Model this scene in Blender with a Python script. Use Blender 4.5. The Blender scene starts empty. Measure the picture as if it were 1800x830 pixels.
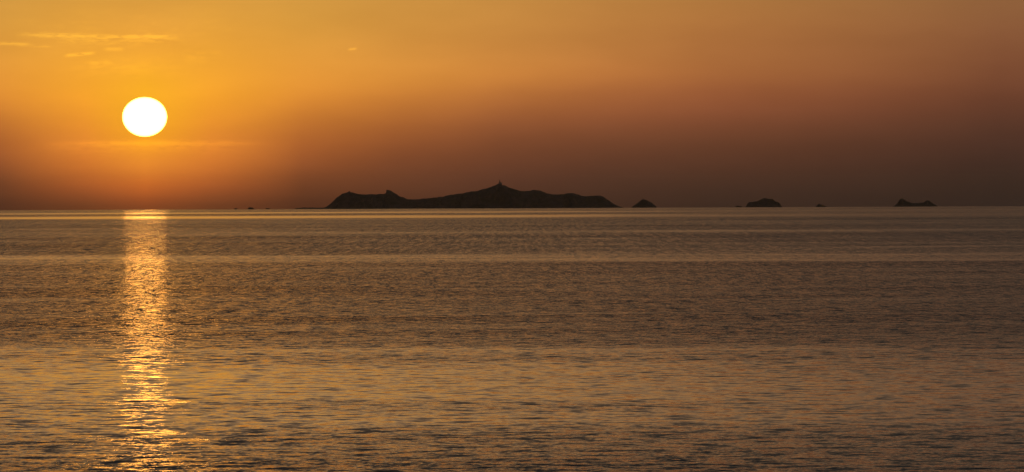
import bpy, bmesh, math, random
from mathutils import Matrix, Vector, noise

scene = bpy.context.scene
C = bpy.data.collections.new('seascape')
scene.collection.children.link(C)

# ------------------------------------------------------------------ measures
R_EARTH = 7.4e6            # earth radius with standard refraction, m
EYE = 15.0                 # eye height above the sea, m
PX = 36.0 / 168.0 / 1800   # angle of one photograph pixel, rad
DIP = math.sqrt(2 * EYE / R_EARTH)
DEG = math.pi / 180

# ------------------------------------------------------------------ camera
cam = bpy.data.cameras.new('camera')
cam.lens = 168.0
cam.sensor_width = 36.0
cam.clip_start = 1.0
cam.clip_end = 200000.0
co = bpy.data.objects.new('camera', cam)
C.objects.link(co)
pitch = -(DIP + 48.9 * PX)
co.matrix_world = (Matrix.Translation((0, 0, EYE)) @ Matrix.Rotation(math.pi / 2 + pitch, 4, 'X')
                   @ Matrix.Rotation(-0.0040, 4, 'Z'))
scene.camera = co

# ------------------------------------------------------------------ view
scene.view_settings.view_transform = 'Standard'
scene.view_settings.look = 'None'
scene.view_settings.exposure = 0.0
scene.view_settings.gamma = 1.0
scene.view_settings.use_curve_mapping = False
scene.render.engine = 'CYCLES'
scene.cycles.use_denoising = True
scene.cycles.denoiser = 'OPENIMAGEDENOISE'
scene.cycles.denoising_input_passes = 'RGB_ALBEDO_NORMAL'
scene.cycles.use_adaptive_sampling = False
scene.cycles.max_bounces = 4
scene.cycles.sample_clamp_indirect = 0.0
scene.cycles.sample_clamp_direct = 0.0

SUN_AZ = (256.6 - 900) * PX                      # east of the view axis, rad
SUN_EL = (367.6 - 205) * PX - DIP    # above the true horizontal, rad


def lin(c):
    return tuple(((v / 255) / 12.92 if v / 255 <= 0.04045 else ((v / 255 + 0.055) / 1.055) ** 2.4) for v in c) + (1.0,)


class NT:
    """small helper to write node trees as expressions"""
    def __init__(self, tree):
        self.t = tree
        self.n = tree.nodes
        self.l = tree.links

    def new(self, kind, **kw):
        nd = self.n.new(kind)
        for k, v in kw.items():
            setattr(nd, k, v)
        return nd

    def put(self, sock, v):
        if hasattr(v, 'is_output') or isinstance(v, bpy.types.NodeSocket):
            self.l.new(v, sock)
        else:
            sock.default_value = v

    def m(self, op, a, b=0.0, c=0.0, clamp=False):
        nd = self.new('ShaderNodeMath', operation=op, use_clamp=clamp)
        self.put(nd.inputs[0], a)
        self.put(nd.inputs[1], b)
        self.put(nd.inputs[2], c)
        return nd.outputs[0]

    def rng(self, v, a, b, c=0.0, d=1.0, mode='LINEAR'):
        nd = self.new('ShaderNodeMapRange', interpolation_type=mode)
        nd.clamp = True
        for i, x in enumerate((v, a, b, c, d)):
            self.put(nd.inputs[i], x)
        return nd.outputs[0]

    def mix(self, f, a, b, blend='MIX'):
        nd = self.new('ShaderNodeMix', data_type='RGBA', blend_type=blend)
        self.put(nd.inputs[0], f)
        self.put(nd.inputs[6], a)
        self.put(nd.inputs[7], b)
        return nd.outputs[2]

    def ramp(self, f, stops, interp='LINEAR'):
        nd = self.new('ShaderNodeValToRGB')
        cr = nd.color_ramp
        cr.interpolation = interp
        stops = sorted(stops)
        cr.elements[0].position, cr.elements[0].color = stops[0]
        cr.elements[1].position, cr.elements[1].color = stops[-1]
        for p, c in stops[1:-1]:
            e = cr.elements.new(p)
            e.color = c
        self.put(nd.inputs[0], f)
        return nd.outputs[0]

    def noise(self, vec, scale, detail=0.0, rough=0.5, out=0):
        nd = self.new('ShaderNodeTexNoise')
        self.put(nd.inputs['Vector'], vec)
        nd.inputs['Scale'].default_value = scale
        nd.inputs['Detail'].default_value = detail
        nd.inputs['Roughness'].default_value = rough
        return nd.outputs[out]

    def xyz(self, x, y, z):
        nd = self.new('ShaderNodeCombineXYZ')
        for i, v in enumerate((x, y, z)):
            self.put(nd.inputs[i], v)
        return nd.outputs[0]


# ------------------------------------------------------------------ sky (world)
world = bpy.data.worlds.new('World')
scene.world = world
world.use_nodes = True
w = NT(world.node_tree)
w.n.clear()
tc = w.new('ShaderNodeTexCoord')
sp = w.new('ShaderNodeSeparateXYZ')
w.l.new(tc.outputs['Generated'], sp.inputs[0])
dx, dy, dz = sp.outputs
elev = w.m('ARCSINE', dz)                                   # rad
azi = w.m('ARCTAN2', dx, dy)                                # rad, from +Y towards +X
# angular coordinates in units of 100 "photo pixels" (0.682 degrees), measured from the visible horizon and the sun
h = w.m('DIVIDE', w.m('ADD', elev, DIP), PX * 100)
a = w.m('DIVIDE', w.m('SUBTRACT', azi, SUN_AZ), PX * 100)
T0, T1 = -0.1, 3.7
t = w.rng(h, T0, T1)
# colour of the low sky by height, at several bearings from the sun (height in hundredths of the unit above)
COLS = {
    0: [(0, (222, 160, 55)), (50, (236, 167, 58)), (100, (246, 172, 48)), (150, (255, 180, 36)), (205, (255, 178, 34)),
        (240, (255, 168, 34)), (270, (245, 153, 46)), (300, (222, 130, 48)), (320, (196, 104, 42)),
        (340, (163, 84, 40)), (355, (133, 68, 35)), (368, (118, 64, 34))],
    1.16: [(0, (222, 160, 55)), (50, (230, 164, 56)), (100, (240, 168, 50)), (150, (250, 171, 44)), (180, (248, 165, 44)),
           (220, (234, 147, 46)), (250, (226, 136, 48)), (280, (212, 124, 48)), (320, (168, 88, 44)),
           (350, (112, 62, 36)), (368, (98, 54, 30))],
    2.76: [(0, (214, 156, 58)), (50, (217, 156, 57)), (100, (228, 158, 55)), (150, (234, 155, 52)), (180, (220, 140, 49)),
           (220, (190, 114, 47)), (260, (173, 98, 46)), (300, (141, 79, 42)), (340, (101, 58, 34)), (362, (84, 48, 29))],
    4.4: [(0, (207, 148, 58)), (55, (208, 147, 58)), (100, (217, 149, 57)), (140, (220, 146, 54)), (170, (204, 129, 51)),
          (210, (175, 105, 48)), (245, (152, 88, 46)), (280, (128, 74, 43)), (320, (107, 63, 39)), (345, (91, 54, 34)),
          (362, (78, 46, 30))],
    6.26: [(0, (198, 139, 58)), (60, (198, 137, 58)), (100, (205, 138, 58)), (130, (206, 135, 55)), (160, (188, 118, 51)),
           (200, (160, 96, 48)), (230, (138, 82, 44)), (260, (120, 71, 40)), (290, (107, 64, 38)), (320, (92, 56, 36)),
           (362, (72, 45, 28))],
    8.1: [(0, (188, 129, 57)), (60, (186, 126, 57)), (100, (188, 124, 56)), (130, (188, 120, 54)), (160, (171, 105, 51)),
          (200, (147, 87, 47)), (230, (127, 76, 43)), (260, (109, 66, 39)), (290, (94, 58, 36)), (320, (80, 51, 33)),
          (362, (63, 42, 28))],
    9.96: [(0, (178, 121, 56)), (50, (173, 115, 55)), (100, (170, 110, 54)), (130, (168, 106, 52)), (160, (155, 93, 50)),
           (200, (136, 80, 46)), (240, (110, 67, 40)), (270, (97, 60, 37)), (300, (84, 53, 34)), (330, (69, 46, 31)),
           (360, (57, 40, 28))],
    14.96: [(0, (145, 98, 54)), (50, (138, 91, 52)), (100, (130, 82, 48)), (150, (116, 71, 43)), (180, (107, 65, 41)),
            (220, (88, 56, 37)), (260, (75, 49, 34)), (300, (62, 43, 31)), (340, (51, 38, 28)), (365, (47, 36, 28))],
    40.0: [(0, (88, 70, 60)), (120, (78, 62, 55)), (250, (60, 48, 45)), (360, (42, 36, 34))],
}
aa = w.m('MAXIMUM', a, w.m('MULTIPLY', a, -1.12))
keys = sorted(COLS)
low = None
for i, k in enumerate(keys):
    stops = []
    for y, c in COLS[k]:
        top = min(1.0, max(0.0, (230 - y) / 100))           # bluer higher up
        glow = (1.05 if y <= 300 else 1.11) if k < 2 and y > 270 else 1.0
        stops.append((((366 - y) / 100 - T0) / (T1 - T0),
                      lin((min(255, c[0] * glow * 1.01), c[1] * glow * 0.99, c[2] * (1.0 + (0.09 * top if k < 6 else 0.09))))))
    col = w.ramp(t, stops, 'B_SPLINE')
    if low is None:
        low = col
    else:
        low = w.mix(w.rng(aa, keys[i - 1], k, mode='LINEAR'), low, col)

# thin cirrus wisps lit from behind by the sun: long soft streaks in the sky
pv = w.xyz(w.m('MULTIPLY', a, 1.0), w.m('MULTIPLY', h, 7.0), 0.0)
wob = w.m('SUBTRACT', w.noise(pv, 0.9, 3.0, 0.6), 0.5)
wob2 = w.m('SUBTRACT', w.noise(pv, 4.5, 3.0, 0.65), 0.5)
frag = w.noise(w.xyz(w.m('MULTIPLY', a, 1.0), w.m('MULTIPLY', h, 4.0), 3.7), 4.2, 4.0, 0.6)
fine = w.noise(w.xyz(w.m('MULTIPLY', a, 0.6), w.m('MULTIPLY', h, 7.0), 9.1), 6.0, 3.0, 0.6)


def wisp(x0, x1, y, thick, slope, strength, ends=0.35, lo=0.40, hi=0.60, wobble=0.10):
    """a streak between bearings x0 and x1 at height y (photo pixels), with frayed ends and gaps"""
    a0, a1 = (x0 - 254) / 100, (x1 - 254) / 100
    hc = (367.5 - y) / 100
    mid = w.m('ADD', w.m('MULTIPLY', w.m('SUBTRACT', a, (a0 + a1) / 2), slope), hc)
    mid = w.m('ADD', mid, w.m('MULTIPLY', wob, wobble))
    mid = w.m('ADD', mid, w.m('MULTIPLY', wob2, wobble * 0.9))
    dd = w.m('DIVIDE', w.m('SUBTRACT', h, mid), thick)
    g = w.m('EXPONENT', w.m('MULTIPLY', w.m('MULTIPLY', dd, dd), -1.0))
    e0 = w.rng(a, a0 - ends, a0 + ends, mode='SMOOTHSTEP')
    e1 = w.rng(a, a1 + ends, a1 - ends, mode='SMOOTHSTEP')
    f = w.rng(frag, lo, hi, mode='SMOOTHSTEP')
    r = w.m('MULTIPLY', w.m('MULTIPLY', g, e0), w.m('MULTIPLY', e1, f))
    return w.m('MULTIPLY', r, strength)


parts = [
    wisp(45, 300, 63, .034, -.012, .85, .25, .30, .52),
    wisp(100, 310, 70, .085, -.02, .45, .4, .40, .62),
    wisp(-60, 55, 76, .030, -.03, .9, .15, .30, .50, .03),
    wisp(58, 88, 81, .022, 0, .5, .08, .30, .50, .02),
    wisp(118, 165, 95, .028, .10, .9, .08, .25, .42, .02),
    wisp(185, 215, 86, .028, 0, .6, .08, .25, .45, .02),
    wisp(140, 300, 118, .14, 0, .22, .5, .40, .62),
    wisp(160, 195, 110, .035, 0, .35, .08, .30, .50, .02),
    wisp(325, 385, 99, .10, 0, .28, .10, .40, .60),
    wisp(110, 440, 251, .045, .0, .60, .6, .15, .55, .05),
    wisp(60, 420, 259, .090, .0, .26, .6, .30, .60, .05),
    wisp(612, 625, 87, .020, .12, .9, .035, .10, .25, .0),
    wisp(20, 420, 45, .30, 0, .12, 1.0, .45, .70),
]
cl = parts[0]
for p in parts[1:]:
    cl = w.m('ADD', cl, p)
cl = w.m('MULTIPLY', cl, w.rng(fine, 0.25, 0.6, 0.65, 1.15))
cl = w.m('MULTIPLY', w.m('MINIMUM', cl, 1.0), 0.85)
low = w.mix(cl, low, w.mix(1.0, low, (1.34, 1.42, 1.12, 1), 'MULTIPLY'))
# uneven dust veil, very faint
veil = w.noise(w.xyz(w.m('MULTIPLY', a, 0.5), w.m('MULTIPLY', h, 1.8), 1.3), 0.8, 3.0, 0.5)
low = w.mix(1.0, low, w.mix(w.rng(veil, .3, .7), (0.955, 0.95, 0.94, 1), (1.045, 1.05, 1.06, 1)), 'MULTIPLY')

# the sky above the frame: amber veil fading into the clear dome
HIGH_NEAR = [(0.0, lin((212, 157, 76))), (0.12, lin((186, 143, 98))), (0.22, lin((138, 108, 82))), (0.40, lin((98, 81, 65))),
             (0.65, lin((78, 68, 60))), (1.0, lin((66, 61, 57)))]
HIGH_FAR = [(0.0, lin((146, 104, 66))), (0.12, lin((122, 95, 74))), (0.22, lin((97, 79, 64))), (0.40, lin((78, 68, 58))),
            (0.65, lin((66, 61, 55))), (1.0, lin((56, 55, 53)))]
HIGH_BACK = [(0.0, lin((84, 62, 50))), (0.3, lin((80, 64, 58))), (1.0, lin((60, 64, 74)))]
tu = w.rng(elev, 2.3 * DEG, 45 * DEG)
tu = w.m('POWER', tu, 0.8)
high = w.mix(w.rng(aa, 1.5, 16, mode='SMOOTHSTEP'), w.ramp(tu, HIGH_NEAR), w.ramp(tu, HIGH_FAR))
high = w.mix(w.rng(aa, 25, 120, mode='SMOOTHSTEP'), high, w.ramp(tu, HIGH_BACK))
grad = w.mix(w.rng(elev, 1.9 * DEG, 3.4 * DEG, mode='SMOOTHSTEP'), low, high)
bg1 = w.new('ShaderNodeBackground')
w.put(bg1.inputs[0], grad)
bg1.inputs[1].default_value = 1.0
sky = w.new('ShaderNodeTexSky', sky_type='NISHITA')
sky.sun_disc = False
sky.sun_elevation = SUN_EL
sky.sun_rotation = SUN_AZ
sky.air_density = 1.0
sky.dust_density = 4.0
sky.ozone_density = 1.0
bg2 = w.new('ShaderNodeBackground')
w.l.new(sky.outputs[0], bg2.inputs[0])
bg2.inputs[1].default_value = 0.15
ms = w.new('ShaderNodeMixShader')
w.put(ms.inputs[0], w.rng(elev, 12 * DEG, 60 * DEG, 0.0, 0.8, 'SMOOTHSTEP'))
w.l.new(bg1.outputs[0], ms.inputs[1])
w.l.new(bg2.outputs[0], ms.inputs[2])
wo = w.new('ShaderNodeOutputWorld')
w.l.new(ms.outputs[0], wo.inputs[0])
world.cycles.sampling_method = 'MANUAL'
world.cycles.sample_map_resolution = 2048

# ------------------------------------------------------------------ sun lamp (a sun almost drowned in the haze)
sl = bpy.data.lights.new('sun_lamp', 'SUN')
sl.energy = 0.0004
sl.angle = 0.5 * DEG
sl.color = (1.0, 0.62, 0.22)
so = bpy.data.objects.new('sun_lamp', sl)
C.objects.link(so)
sdir = Vector((math.sin(SUN_AZ) * math.cos(SUN_EL), math.cos(SUN_AZ) * math.cos(SUN_EL), math.sin(SUN_EL)))
so.location = (0, 0, 200)
so.rotation_euler = sdir.to_track_quat('Z', 'Y').to_euler()


# ------------------------------------------------------------------ helpers for objects
def tag(o, label=None, cat=None, group=None, kind=None):
    for k, v in (('label', label), ('category', cat), ('group', group), ('kind', kind)):
        if v:
            o[k] = v
    return o


def link_mesh(name, verts, faces, mat, parent=None, smooth=False):
    me = bpy.data.meshes.new(name)
    me.from_pydata(verts, [], faces)
    me.update()
    if smooth:
        for p in me.polygons:
            p.use_smooth = True
    me.materials.append(mat)
    o = bpy.data.objects.new(name, me)
    C.objects.link(o)
    if parent:
        o.parent = parent
    return o


def material(name):
    m = bpy.data.materials.new(name)
    m.use_nodes = True
    nt = NT(m.node_tree)
    nt.n.clear()
    out = nt.new('ShaderNodeOutputMaterial')
    return m, nt, out


# ------------------------------------------------------------------ the sun itself
mat_sun, n, out = material('sun_disc')
em = n.new('ShaderNodeEmission')
gs = n.new('ShaderNodeNewGeometry')
dt = n.new('ShaderNodeVectorMath', operation='DOT_PRODUCT')      # limb darkening over the disc, fixed to the ball
n.l.new(gs.outputs['Normal'], dt.inputs[0])
dt.inputs[1].default_value = tuple(-sdir)
limb = n.m('ABSOLUTE', dt.outputs['Value'])
n.put(em.inputs[0], n.ramp(limb, [(0.0, (1.0, 0.36, 0.05, 1)), (0.40, (1.0, 0.39, 0.062, 1)), (1.0, (1.0, 0.39, 0.062, 1))]))
n.put(em.inputs[1], n.rng(n.m('POWER', limb, 0.8), 0.0, 0.5, 4.0, 18.0))
n.l.new(em.outputs[0], out.inputs[0])
SUN_D = 90000.0
bm = bmesh.new()
bmesh.ops.create_uvsphere(bm, u_segments=96, v_segments=64, radius=39.2 * PX * SUN_D)
for v in bm.verts:
    v.co.z *= 0.885                      # flattened by refraction close to the horizon
me = bpy.data.meshes.new('sun')
bm.to_mesh(me)
bm.free()
me.materials.append(mat_sun)
sun = bpy.data.objects.new('sun', me)
C.objects.link(sun)
sun.location = sdir * SUN_D + Vector((0, 0, EYE))
tag(sun, 'white hot setting sun disc, slightly flattened, low in the orange sky', 'sun')

# ------------------------------------------------------------------ sea
mat_sea, n, out = material('sea_water')
geo = n.new('ShaderNodeNewGeometry')
sp = n.new('ShaderNodeSeparateXYZ')
n.l.new(geo.outputs['Position'], sp.inputs[0])
X, Y, Z = sp.outputs
dist = n.m('MAXIMUM', Y, 1.0)
# slow wandering of the wind bands
warp = n.m('SUBTRACT', n.noise(n.xyz(n.m('MULTIPLY', X, 0.45), Y, 0), 0.012, 3.0, 0.55), 0.5)
warpf = n.m('SUBTRACT', n.noise(n.xyz(X, Y, 5.0), 0.0022, 3.0, 0.55), 0.5)
lgd = n.m('LOGARITHM', dist, 10.0)
lgw = n.m('ADD', lgd, n.m('MULTIPLY', warp, n.rng(lgd, 2.4, 3.1, 0.26, 0.06)))
lgw = n.m('ADD', lgw, n.m('MULTIPLY', warpf, n.rng(lgd, 3.3, 3.7, 0.03, 0.008)))


def d_of(y):
    """distance of the sea surface seen y photo pixels below the top of the picture, on the middle axis"""
    ang = DIP + (y - 365.1) * PX
    # solve EYE/d + d/(2R) = ang
    d = EYE / ang
    for _ in range(60):
        d = EYE / max(ang - d / (2 * R_EARTH), 1e-5)
        d = min(d, 14900.0)
    return d


L0, L1 = 2.3, 4.2
tl = n.rng(lgw, L0, L1)


def bands(rows):
    st = []
    for y, v in rows:
        p = (math.log10(d_of(y)) - L0) / (L1 - L0)
        st.append((min(max(p, 0), 1), (v, v, v, 1)))
    return n.ramp(tl, st)


# roughness of the surface (spread of the ripple slopes, rad) along the distance: catspaws and calm slicks
amp = bands([(900, .135), (830, .130), (790, .120), (755, .100), (730, .068), (712, .048), (665, .046), (645, .058), (625, .095), (605, .135),
             (560, .172), (500, .180), (462, .172), (457, .075), (446, .075), (441, .150), (412, .140), (409, .105),
             (405, .105), (401, .140), (388, .125), (382, .150), (380.6, .018), (377.2, .018), (376.4, .17), (373.2, .17),
             (372.4, .022), (371.2, .022), (369.8, .14), (366, .14)])
fineness = bands([(900, .95), (790, .85), (735, .50), (700, .25), (650, .25), (625, .60), (605, 1.0), (500, 1.0), (400, 1.0), (369, 1.0)])
bias = bands([(900, .50), (790, .50), (735, .42), (700, .36), (650, .36), (625, .48), (605, .62), (500, .70), (460, .72), (440, .95), (385, 1.05), (381, .75), (369, .75)])
# the far slicks are broken up and die out away from the sun side
brk = n.noise(n.xyz(X, n.m('MULTIPLY', Y, 1.6), 8.0), 0.0034, 3.0, 0.55)
kf = n.m('MULTIPLY', n.rng(n.m('ADD', X, n.m('MULTIPLY', n.m('SUBTRACT', brk, 0.5), 900.0)), -80, 420, 0.0, 0.80, 'SMOOTHSTEP'), n.rng(lgd, 3.5, 3.6))
kf = n.m('MAXIMUM', kf, n.m('MULTIPLY', n.rng(brk, 0.50, 0.64, 0.0, 0.5, 'SMOOTHSTEP'), n.rng(lgd, 3.72, 3.76)))
amp = n.m('ADD', n.m('MULTIPLY', amp, n.m('SUBTRACT', 1.0, kf)), n.m('MULTIPLY', kf, 0.14))
gust = n.noise(n.xyz(n.m('MULTIPLY', X, 0.5), Y, 2.0), 0.035, 3.0, 0.6)
amp = n.m('MULTIPLY', amp, n.rng(gust, 0.3, 0.7, 0.72, 1.28))
# groups of waves running towards the shore
grp = n.noise(n.xyz(n.m('MULTIPLY', X, 0.50), n.m('MULTIPLY', Y, 0.040), 6.0), 1.0, 3.0, 0.7)
grf = n.noise(n.xyz(n.m('MULTIPLY', X, 1.7), n.m('MULTIPLY', Y, 0.15), 2.0), 1.0, 3.0, 0.75)
grp = n.m('MULTIPLY', n.m('SUBTRACT', grp, 0.5), n.rng(lgd, 2.70, 3.00, 0.0, 0.5))
grf = n.m('MULTIPLY', n.m('SUBTRACT', grf, 0.5), n.rng(lgd, 2.66, 2.95, 0.0, 0.85))
qa = n.m('ADD', n.m('MULTIPLY', X, 0.43), n.m('MULTIPLY', Y, 0.0043))
qb = n.m('ADD', n.m('MULTIPLY', X, -0.21), n.m('MULTIPLY', Y, 0.0091))
grq = n.noise(n.xyz(qa, qb, n.m('MULTIPLY', X, 0.27)), 1.0, 3.0, 0.7)
grq = n.m('MULTIPLY', n.m('SUBTRACT', grq, 0.5), n.rng(lgd, 3.02, 3.25, 0.0, 0.6))
grp = n.m('ADD', n.m('ADD', grp, grf), grq)
amp = n.m('MULTIPLY', amp, n.m('ADD', 1.0, n.m('MULTIPLY', grp, -0.8)))
lanes = n.noise(n.xyz(n.m('MULTIPLY', X, 0.0022), n.m('MULTIPLY', lgw, 34.0), 4.0), 1.0, 4.0, 0.6)     # wind lanes across the view
amp = n.m('MULTIPLY', amp, n.rng(lanes, 0.32, 0.68, 0.52, 1.42))


def slope_pair(scale, detail, rough, seed, ax=0.7):
    v = n.xyz(n.m('MULTIPLY', X, ax), Y, seed)
    nd = n.new('ShaderNodeTexNoise')
    n.put(nd.inputs['Vector'], v)
    nd.inputs['Scale'].default_value = scale
    nd.inputs['Detail'].default_value = detail
    nd.inputs['Roughness'].default_value = rough
    s = n.new('ShaderNodeSeparateColor')
    n.l.new(nd.outputs['Color'], s.inputs[0])
    return [n.m('SUBTRACT', s.outputs[i], 0.5) for i in (0, 1)]


big = slope_pair(0.40, 2.0, 0.55, 0.0, 0.95)
mid = slope_pair(1.15, 2.0, 0.6, 5.0, 0.85)      # wavelets under a metre      # chop about two metres long
sml = slope_pair(3.2, 2.0, 0.6, 11.0, 0.75)      # ripples of a few decimetres
bg = n.m('MULTIPLY', big[0], 6.0)
steep = n.m('POWER', n.m('MAXIMUM', bg, 0.0), 2.0)      # crests lean: gentle backs, short steep fronts
bg = n.m('ADD', n.m('MULTIPLY', bg, 0.62), n.m('MULTIPLY', steep, 0.75))
sy = n.m('ADD', n.m('ADD', bg, n.m('MULTIPLY', mid[0], 3.4)), n.m('MULTIPLY', n.m('MULTIPLY', sml[0], 6.5), fineness))
sx = n.m('ADD', n.m('ADD', n.m('MULTIPLY', big[1], 5.0), n.m('MULTIPLY', mid[1], 3.5)), n.m('MULTIPLY', n.m('MULTIPLY', sml[1], 8.5), fineness))
sy = n.m('MULTIPLY', n.m('ADD', sy, n.m('ADD', bias, n.m('MULTIPLY', grp, 4.6))), amp)
sx = n.m('MULTIPLY', sx, amp)
vadd = n.new('ShaderNodeVectorMath', operation='ADD')
n.l.new(geo.outputs['Normal'], vadd.inputs[0])
n.put(vadd.inputs[1], n.xyz(sx, n.m('MULTIPLY', sy, -1.0), 0.0))
vn = n.new('ShaderNodeVectorMath', operation='NORMALIZE')
n.l.new(vadd.outputs[0], vn.inputs[0])
pb = n.new('ShaderNodeBsdfPrincipled')
pb.inputs['Base Color'].default_value = (0.016, 0.020, 0.020, 1)
pb.inputs['Roughness'].default_value = 0.07
pb.inputs['IOR'].default_value = 1.34
n.l.new(vn.outputs[0], pb.inputs['Normal'])
n.l.new(pb.outputs[0], out.inputs[0])

verts, faces = [(0, 0, 0)], []
NA = 720
rings = [60.0]
while rings[-1] < 16400:
    rings.append(rings[-1] + max(12.0, min(rings[-1] * 0.04, 120.0)))
for r in rings:
    zz = -r * r / (2 * R_EARTH)
    for k in range(NA):
        ang = 2 * math.pi * k / NA
        verts.append((r * math.sin(ang), r * math.cos(ang), zz))
for k in range(NA):
    faces.append((0, 1 + (k + 1) % NA, 1 + k))
for i in range(len(rings) - 1):
    for k in range(NA):
        p, q = 1 + i * NA + k, 1 + i * NA + (k + 1) % NA
        faces.append((p, q, q + NA, p + NA))
sea = link_mesh('sea', verts, faces, mat_sea, smooth=True)
tag(sea, kind='structure')
bm = bmesh.new()
bm.from_mesh(sea.data)
bmesh.ops.recalc_face_normals(bm, faces=bm.faces)
up = sum(f.normal.z for f in bm.faces)
if up < 0:
    bmesh.ops.reverse_faces(bm, faces=bm.faces)
bm.to_mesh(sea.data)
bm.free()

# ------------------------------------------------------------------ islands
mat_rock, n, out = material('island_rock_and_scrub')
geo = n.new('ShaderNodeNewGeometry')
pos = geo.outputs['Position']
n1 = n.noise(pos, 0.035, 5.0, 0.6)
n2 = n.noise(pos, 0.25, 4.0, 0.6)
scrub = n.mix(n2, (0.030, 0.034, 0.016, 1), (0.060, 0.055, 0.030, 1))
rock = n.mix(n2, (0.065, 0.055, 0.040, 1), (0.10, 0.085, 0.062, 1))
sz = n.new('ShaderNodeSeparateXYZ')
n.l.new(pos, sz.inputs[0])
f = n.m('ADD', n.rng(n1, 0.42, 0.58), n.rng(sz.outputs[2], -6, -20), clamp=True)
pb = n.new('ShaderNodeBsdfPrincipled')
n.put(pb.inputs['Base Color'], n.mix(f, scrub, rock))
pb.inputs['Roughness'].default_value = 0.95
pb.inputs['Specular IOR Level'].default_value = 0.1
bp = n.new('ShaderNodeBump')
bp.inputs['Strength'].default_value = 0.8
bp.inputs['Distance'].default_value = 2.0
n.put(bp.inputs['Height'], n2)
n.l.new(bp.outputs[0], pb.inputs['Normal'])
n.l.new(pb.outputs[0], out.inputs[0])

ISLES = 13600.0
MPP = PX * ISLES           # metres per photo pixel at the islands


def water_z(x, y):
    return -(x * x + y * y) / (2 * R_EARTH)


def horizon_y(x):
    return 368.7 - 0.0040 * x


def island(name, profile, depth, seed, label, cat, dist=ISLES, step=0.8, rough=1.0, group=None):
    """terrain block: a crest line with the given heights, wandering in depth, slopes with gullies and spurs"""
    mpp = PX * dist
    xs = [p[0] for p in profile]
    x0, x1 = xs[0], xs[-1]
    cx = (x0 + x1) / 2
    ox, oy = (cx - 900) * mpp, dist + depth * 0.5
    oz = water_z(ox, oy)
    nx = max(12, int((x1 - x0) / step))
    nv = 40
    vs, fs = [], []

    def H(px):
        for (a0, b0), (a1, b1) in zip(profile, profile[1:]):
            if a0 <= px <= a1:
                u = (px - a0) / (a1 - a0) if a1 > a0 else 0
                return b0 + (b1 - b0) * u
        return profile[-1][1]
    for i in range(nx + 1):
        px = x0 + (x1 - x0) * i / nx
        hgt = max(horizon_y(px) - H(px), 0.0) * mpp + 0.6
        x = (px - cx) * mpp
        hgt += noise.noise(Vector((x * 0.09, seed * 3, 2))) * min(1.6, hgt * 0.12)      # knobbly crest
        endf = min(1.0, min(i, nx - i) / (nx * 0.16) + 0.05) ** 0.6
        crest = (noise.noise(Vector((x * 0.006, seed, 0))) * 0.30) * depth * endf
        for j in range(nv + 1):
            v = -1 + 2 * j / nv
            y = crest * (1 - v * v) + v * depth * 0.5 * endf
            s = abs(v)
            q = 1 - s ** (1.5 + 0.5 * noise.noise(Vector((x * 0.01, v * 1.5, seed + 7))))
            cut = noise.fractal(Vector((x * 0.022, y * 0.022, seed)), 1.0, 2.0, 4)
            zz = hgt * q
            zz -= abs(cut) * hgt * 0.38 * rough * min(1.0, s * 3)
            zz += noise.noise(Vector((x * 0.12, y * 0.12, seed))) * min(1.1, 0.05 * hgt) * rough * (0.25 if s < .1 else 1)
            if s > 0.999:
                zz = -6
            vs.append((x, y, zz - 0.3))
    for i in range(nx):
        for j in range(nv):
            p = i * (nv + 1) + j
            fs.append((p, p + nv + 1, p + nv + 2, p + 1))
    b = len(vs)
    for i in (0, nx):                       # close the two ends below the water
        vs.append((vs[i * (nv + 1)][0], 0, -8))
    for j in range(nv):
        fs.append((b, j, j + 1))
        p = nx * (nv + 1) + j
        fs.append((b + 1, p + 1, p))
    o = link_mesh(name, vs, fs, mat_rock)
    o.location = (ox, oy, oz)
    tag(o, label, cat, group)
    return o


MAIN = [(563, 364.9), (570, 362.5), (576.7, 358.3), (585, 350), (589, 345.8), (591.7, 344.6), (598, 340), (604, 338), (608, 337), (609.8, 335.4),
        (610.8, 334.2), (612, 335.6), (613.3, 337), (620, 338), (626.7, 340), (638, 341), (650, 339.7), (660, 340.5), (670, 339.8), (675, 339),
        (675.6, 333.8), (677.5, 332.6), (683.3, 333.8), (691.7, 339), (700, 344), (706.7, 346.3), (715, 349), (723, 349.8),
        (733, 349), (743, 348), (760, 346.7), (776.7, 345), (783, 342.7), (800, 340), (815, 338.2), (820, 337), (826.7, 336),
        (840, 334.2), (848, 330.8), (855, 329.8), (865, 325.8), (870, 324.6), (874, 322.8), (876, 321.6), (881, 321.6), (883.3, 324),
        (888, 325), (896.7, 329), (903, 330.8), (915, 334.3), (926.7, 334.6), (938, 332.9), (950, 333.3), (960, 338), (968, 340),
        (978, 341), (991.7, 340.3), (999, 338), (1010, 339), (1018, 341.3), (1026.7, 344), (1038, 343.2), (1055, 343),
        (1063, 344.7), (1071.7, 350.8), (1081.7, 357.5), (1090, 362), (1100, 364.2)]
main = island('island', MAIN, 340, 3.1,
              'long dark hilly island with a lighthouse on its highest peak', 'island')
island('islet', [(1110, 364.2), (1116.7, 359.5), (1121, 356.2), (1126.7, 351.8), (1133, 349.4), (1138, 351), (1143, 354), (1149, 357.3), (1156, 364)],
       90, 8.4, 'small cone shaped rocky islet just off the right end of the long island', 'islet', group='rocky islets on the horizon')
island('islet', [(1292.5, 363.5), (1295, 361.6), (1297, 360.7), (1299.5, 361.4), (1302, 361.2), (1306, 363.5)],
       24, 5.2, 'tiny low reef touching the left foot of the rounded islet', 'islet', step=.4, group='rocky islets on the horizon')
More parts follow.
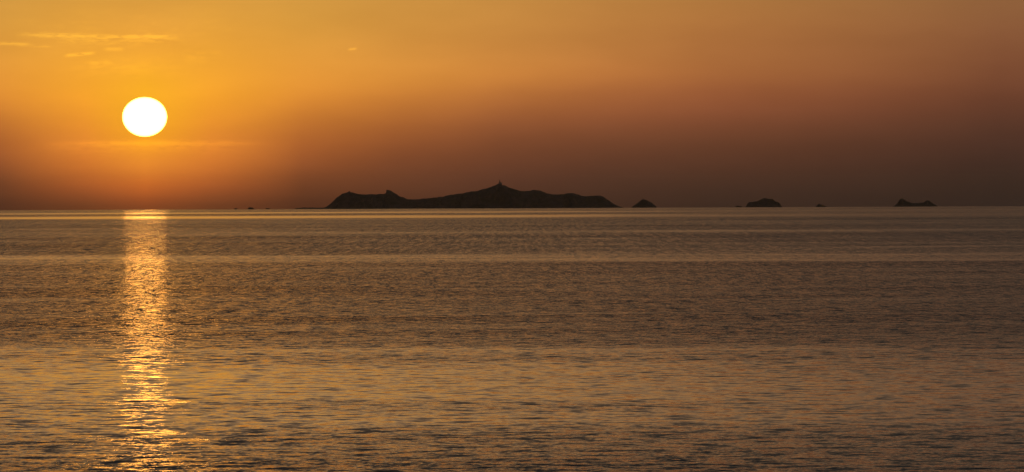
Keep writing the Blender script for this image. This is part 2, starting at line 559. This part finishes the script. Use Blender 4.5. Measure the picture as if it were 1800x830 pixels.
island('islet', [(1312.5, 363.5), (1315, 357.8), (1319, 354), (1324.4, 354.4), (1333, 353), (1337, 351), (1341, 348.9), (1345.5, 347.4),
                 (1353, 348.4), (1360.4, 348.9), (1365.5, 353.3), (1371, 355), (1374.4, 358.2), (1377.5, 363.4)],
       110, 12.7, 'rounded dark rocky islet with a lower shoulder on its left side', 'islet', group='rocky islets on the horizon')
island('islet', [(1434.5, 363), (1437.5, 359.6), (1440.5, 357.0), (1443.5, 358.8), (1447.8, 359.3), (1451, 361), (1455.5, 363)],
       34, 2.9, 'small pointed rock alone between the two larger right hand islets', 'islet', step=.4, group='rocky islets on the horizon')
island('islet', [(1573.5, 362.4), (1576.5, 360), (1580, 356.7), (1583, 352.3), (1585.5, 349.2), (1588.5, 347.0), (1590.5, 347.9), (1592, 349.8), (1594, 350.6), (1596.7, 353.4), (1599, 352.8), (1601.5, 353.6), (1604, 355.6),
                 (1609, 356), (1618, 355.9), (1626.7, 355.3), (1631, 352), (1634.4, 351.3), (1639, 353.3), (1645, 357.4), (1652, 362)],
       120, 21.3, 'saddle shaped rocky islet with a sharp left peak, farthest right', 'islet', group='rocky islets on the horizon')
island('rock', [(410.5, 367.6), (413, 365.4), (416, 365.2), (418.5, 367.4)], 14, 4.4,
       'faint low rock on the horizon nearest to the sun', 'rock', step=.4, group='low rocks between sun and island')
island('rock', [(434.5, 367.4), (437, 364.0), (440, 363.5), (444, 364.4), (447.5, 367.2)], 20, 6.1,
       'dark low rock on the horizon, tallest of those left of the long island', 'rock', step=.4, group='low rocks between sun and island')
island('rock', [(466, 367.2), (469, 365.0), (473, 365.3), (475.5, 367.0)], 14, 9.7,
       'faint flat rock nearer to the long island, right of the tallest low rock', 'rock', step=.4, group='low rocks between sun and island')
island('reef', [(516, 366.9), (522, 365.0), (530, 364.6), (535, 363.7), (541, 364.6), (548, 363.7), (556, 364.6), (565, 364.2), (572, 366.4)], 40, 14.2,
       'long flat reef trailing from the left end of the long island', 'reef', step=.5)

# ------------------------------------------------------------------ lighthouse on the summit
mat_stone, n, out = material('weathered_masonry')
geo = n.new('ShaderNodeNewGeometry')
pb = n.new('ShaderNodeBsdfPrincipled')
n.put(pb.inputs['Base Color'], n.mix(n.noise(geo.outputs['Position'], 0.8, 4.0), (0.20, 0.17, 0.13, 1), (0.32, 0.28, 0.22, 1)))
pb.inputs['Roughness'].default_value = 0.9
n.l.new(pb.outputs[0], out.inputs[0])
mat_metal, n, out = material('dark_lantern_metal')
geo = n.new('ShaderNodeNewGeometry')
pb = n.new('ShaderNodeBsdfPrincipled')
n.put(pb.inputs['Base Color'], n.mix(n.noise(geo.outputs['Position'], 2.0, 3.0), (0.03, 0.03, 0.03, 1), (0.07, 0.06, 0.05, 1)))
pb.inputs['Roughness'].default_value = 0.5
n.l.new(pb.outputs[0], out.inputs[0])


def lathe(name, prof, mat, parent, seg=20, loc=(0, 0, 0)):
    vs, fs = [], []
    for r, z in prof:
        for k in range(seg):
            an = 2 * math.pi * k / seg
            vs.append((r * math.cos(an), r * math.sin(an), z))
    for i in range(len(prof) - 1):
        for k in range(seg):
            p, q = i * seg + k, i * seg + (k + 1) % seg
            fs.append((p, q, q + seg, p + seg))
    fs.append(tuple(reversed(range(seg))))
    fs.append(tuple((len(prof) - 1) * seg + k for k in range(seg)))
    o = link_mesh(name, vs, fs, mat, parent)
    o.location = loc
    return o


def house(name, sx_, sy_, sz_, rise, mat, parent, loc):
    a_, b_ = sx_ / 2, sy_ / 2
    vs = [(-a_, -b_, 0), (a_, -b_, 0), (a_, b_, 0), (-a_, b_, 0), (-a_, -b_, sz_), (a_, -b_, sz_), (a_, b_, sz_), (-a_, b_, sz_)]
    fs = [(0, 3, 2, 1), (0, 1, 5, 4), (1, 2, 6, 5), (2, 3, 7, 6), (3, 0, 4, 7), (4, 5, 6, 7)]
    o = link_mesh(name, vs, fs, mat, parent)
    o.location = loc
    e = 0.4
    rv = [(-a_ - e, -b_ - e, sz_ + .01), (a_ + e, -b_ - e, sz_ + .01), (a_ + e, b_ + e, sz_ + .01), (-a_ - e, b_ + e, sz_ + .01),
          (-a_ - e, 0, sz_ + rise), (a_ + e, 0, sz_ + rise)]
    rf = [(0, 3, 2, 1), (0, 1, 5, 4), (2, 3, 4, 5), (1, 2, 5), (3, 0, 4)]
    link_mesh('roof', rv, rf, mat_metal, o)
    return o


# stand it on the terrain: find the ground height under it
lx = (878.6 - 900) * MPP
mw = main.location
best = None
for v in main.data.vertices:
    d = abs(v.co.x + mw.x - lx)
    if d < 2.2 and (best is None or v.co.z > best.z):
        best = v.co.copy()
base = Vector((lx, best.y + mw.y, best.z + mw.z - 1.0))
lh = bpy.data.objects.new('lighthouse', None)
C.objects.link(lh)
lh.location = base
tag(lh, 'slender lighthouse with a low keeper house on the summit of the long island', 'lighthouse')
TOP = 13.0
lathe('tower', [(2.3, 0), (2.1, .8), (1.75, 1.0), (1.35, TOP - 4.2), (1.7, TOP - 3.9)], mat_stone, lh)
g = lathe('gallery', [(2.1, TOP - 3.89), (2.1, TOP - 3.5), (1.95, TOP - 3.5), (1.95, TOP - 3.1), (1.9, TOP - 3.1)], mat_metal, lh)
lan = lathe('lantern', [(1.05, TOP - 3.49), (1.05, TOP - 1.9), (1.15, TOP - 1.8)], mat_metal, lh)
lathe('lantern_roof', [(1.25, TOP - 1.79), (0.9, TOP - 1.2), (0.35, TOP - .75), (0.12, TOP - .6), (0.12, TOP)], mat_metal, lh)
house('keeper_house', 9.5, 6.0, 3.2, 1.3, mat_stone, lh, (1.6, 5.0, 0.2))

# ------------------------------------------------------------------ haze over the sea
mat_haze, n, out = material('sea_haze')
pv_ = n.new('ShaderNodeVolumePrincipled')
pv_.inputs['Color'].default_value = (0.95, 0.86, 0.74, 1)
pv_.inputs['Density'].default_value = 1.2e-5
pv_.inputs['Anisotropy'].default_value = 0.74
n.l.new(pv_.outputs[0], out.inputs['Volume'])
B = 16700.0
hz = [(sx_ * B, sy_ * B, z) for z in (-21.0, 92.0) for sx_, sy_ in ((-1, -1), (1, -1), (1, 1), (-1, 1))]
haze = link_mesh('haze', hz, [(0, 3, 2, 1), (4, 5, 6, 7), (0, 1, 5, 4), (1, 2, 6, 5), (2, 3, 7, 6), (3, 0, 4, 7)], mat_haze)
tag(haze, kind='stuff')
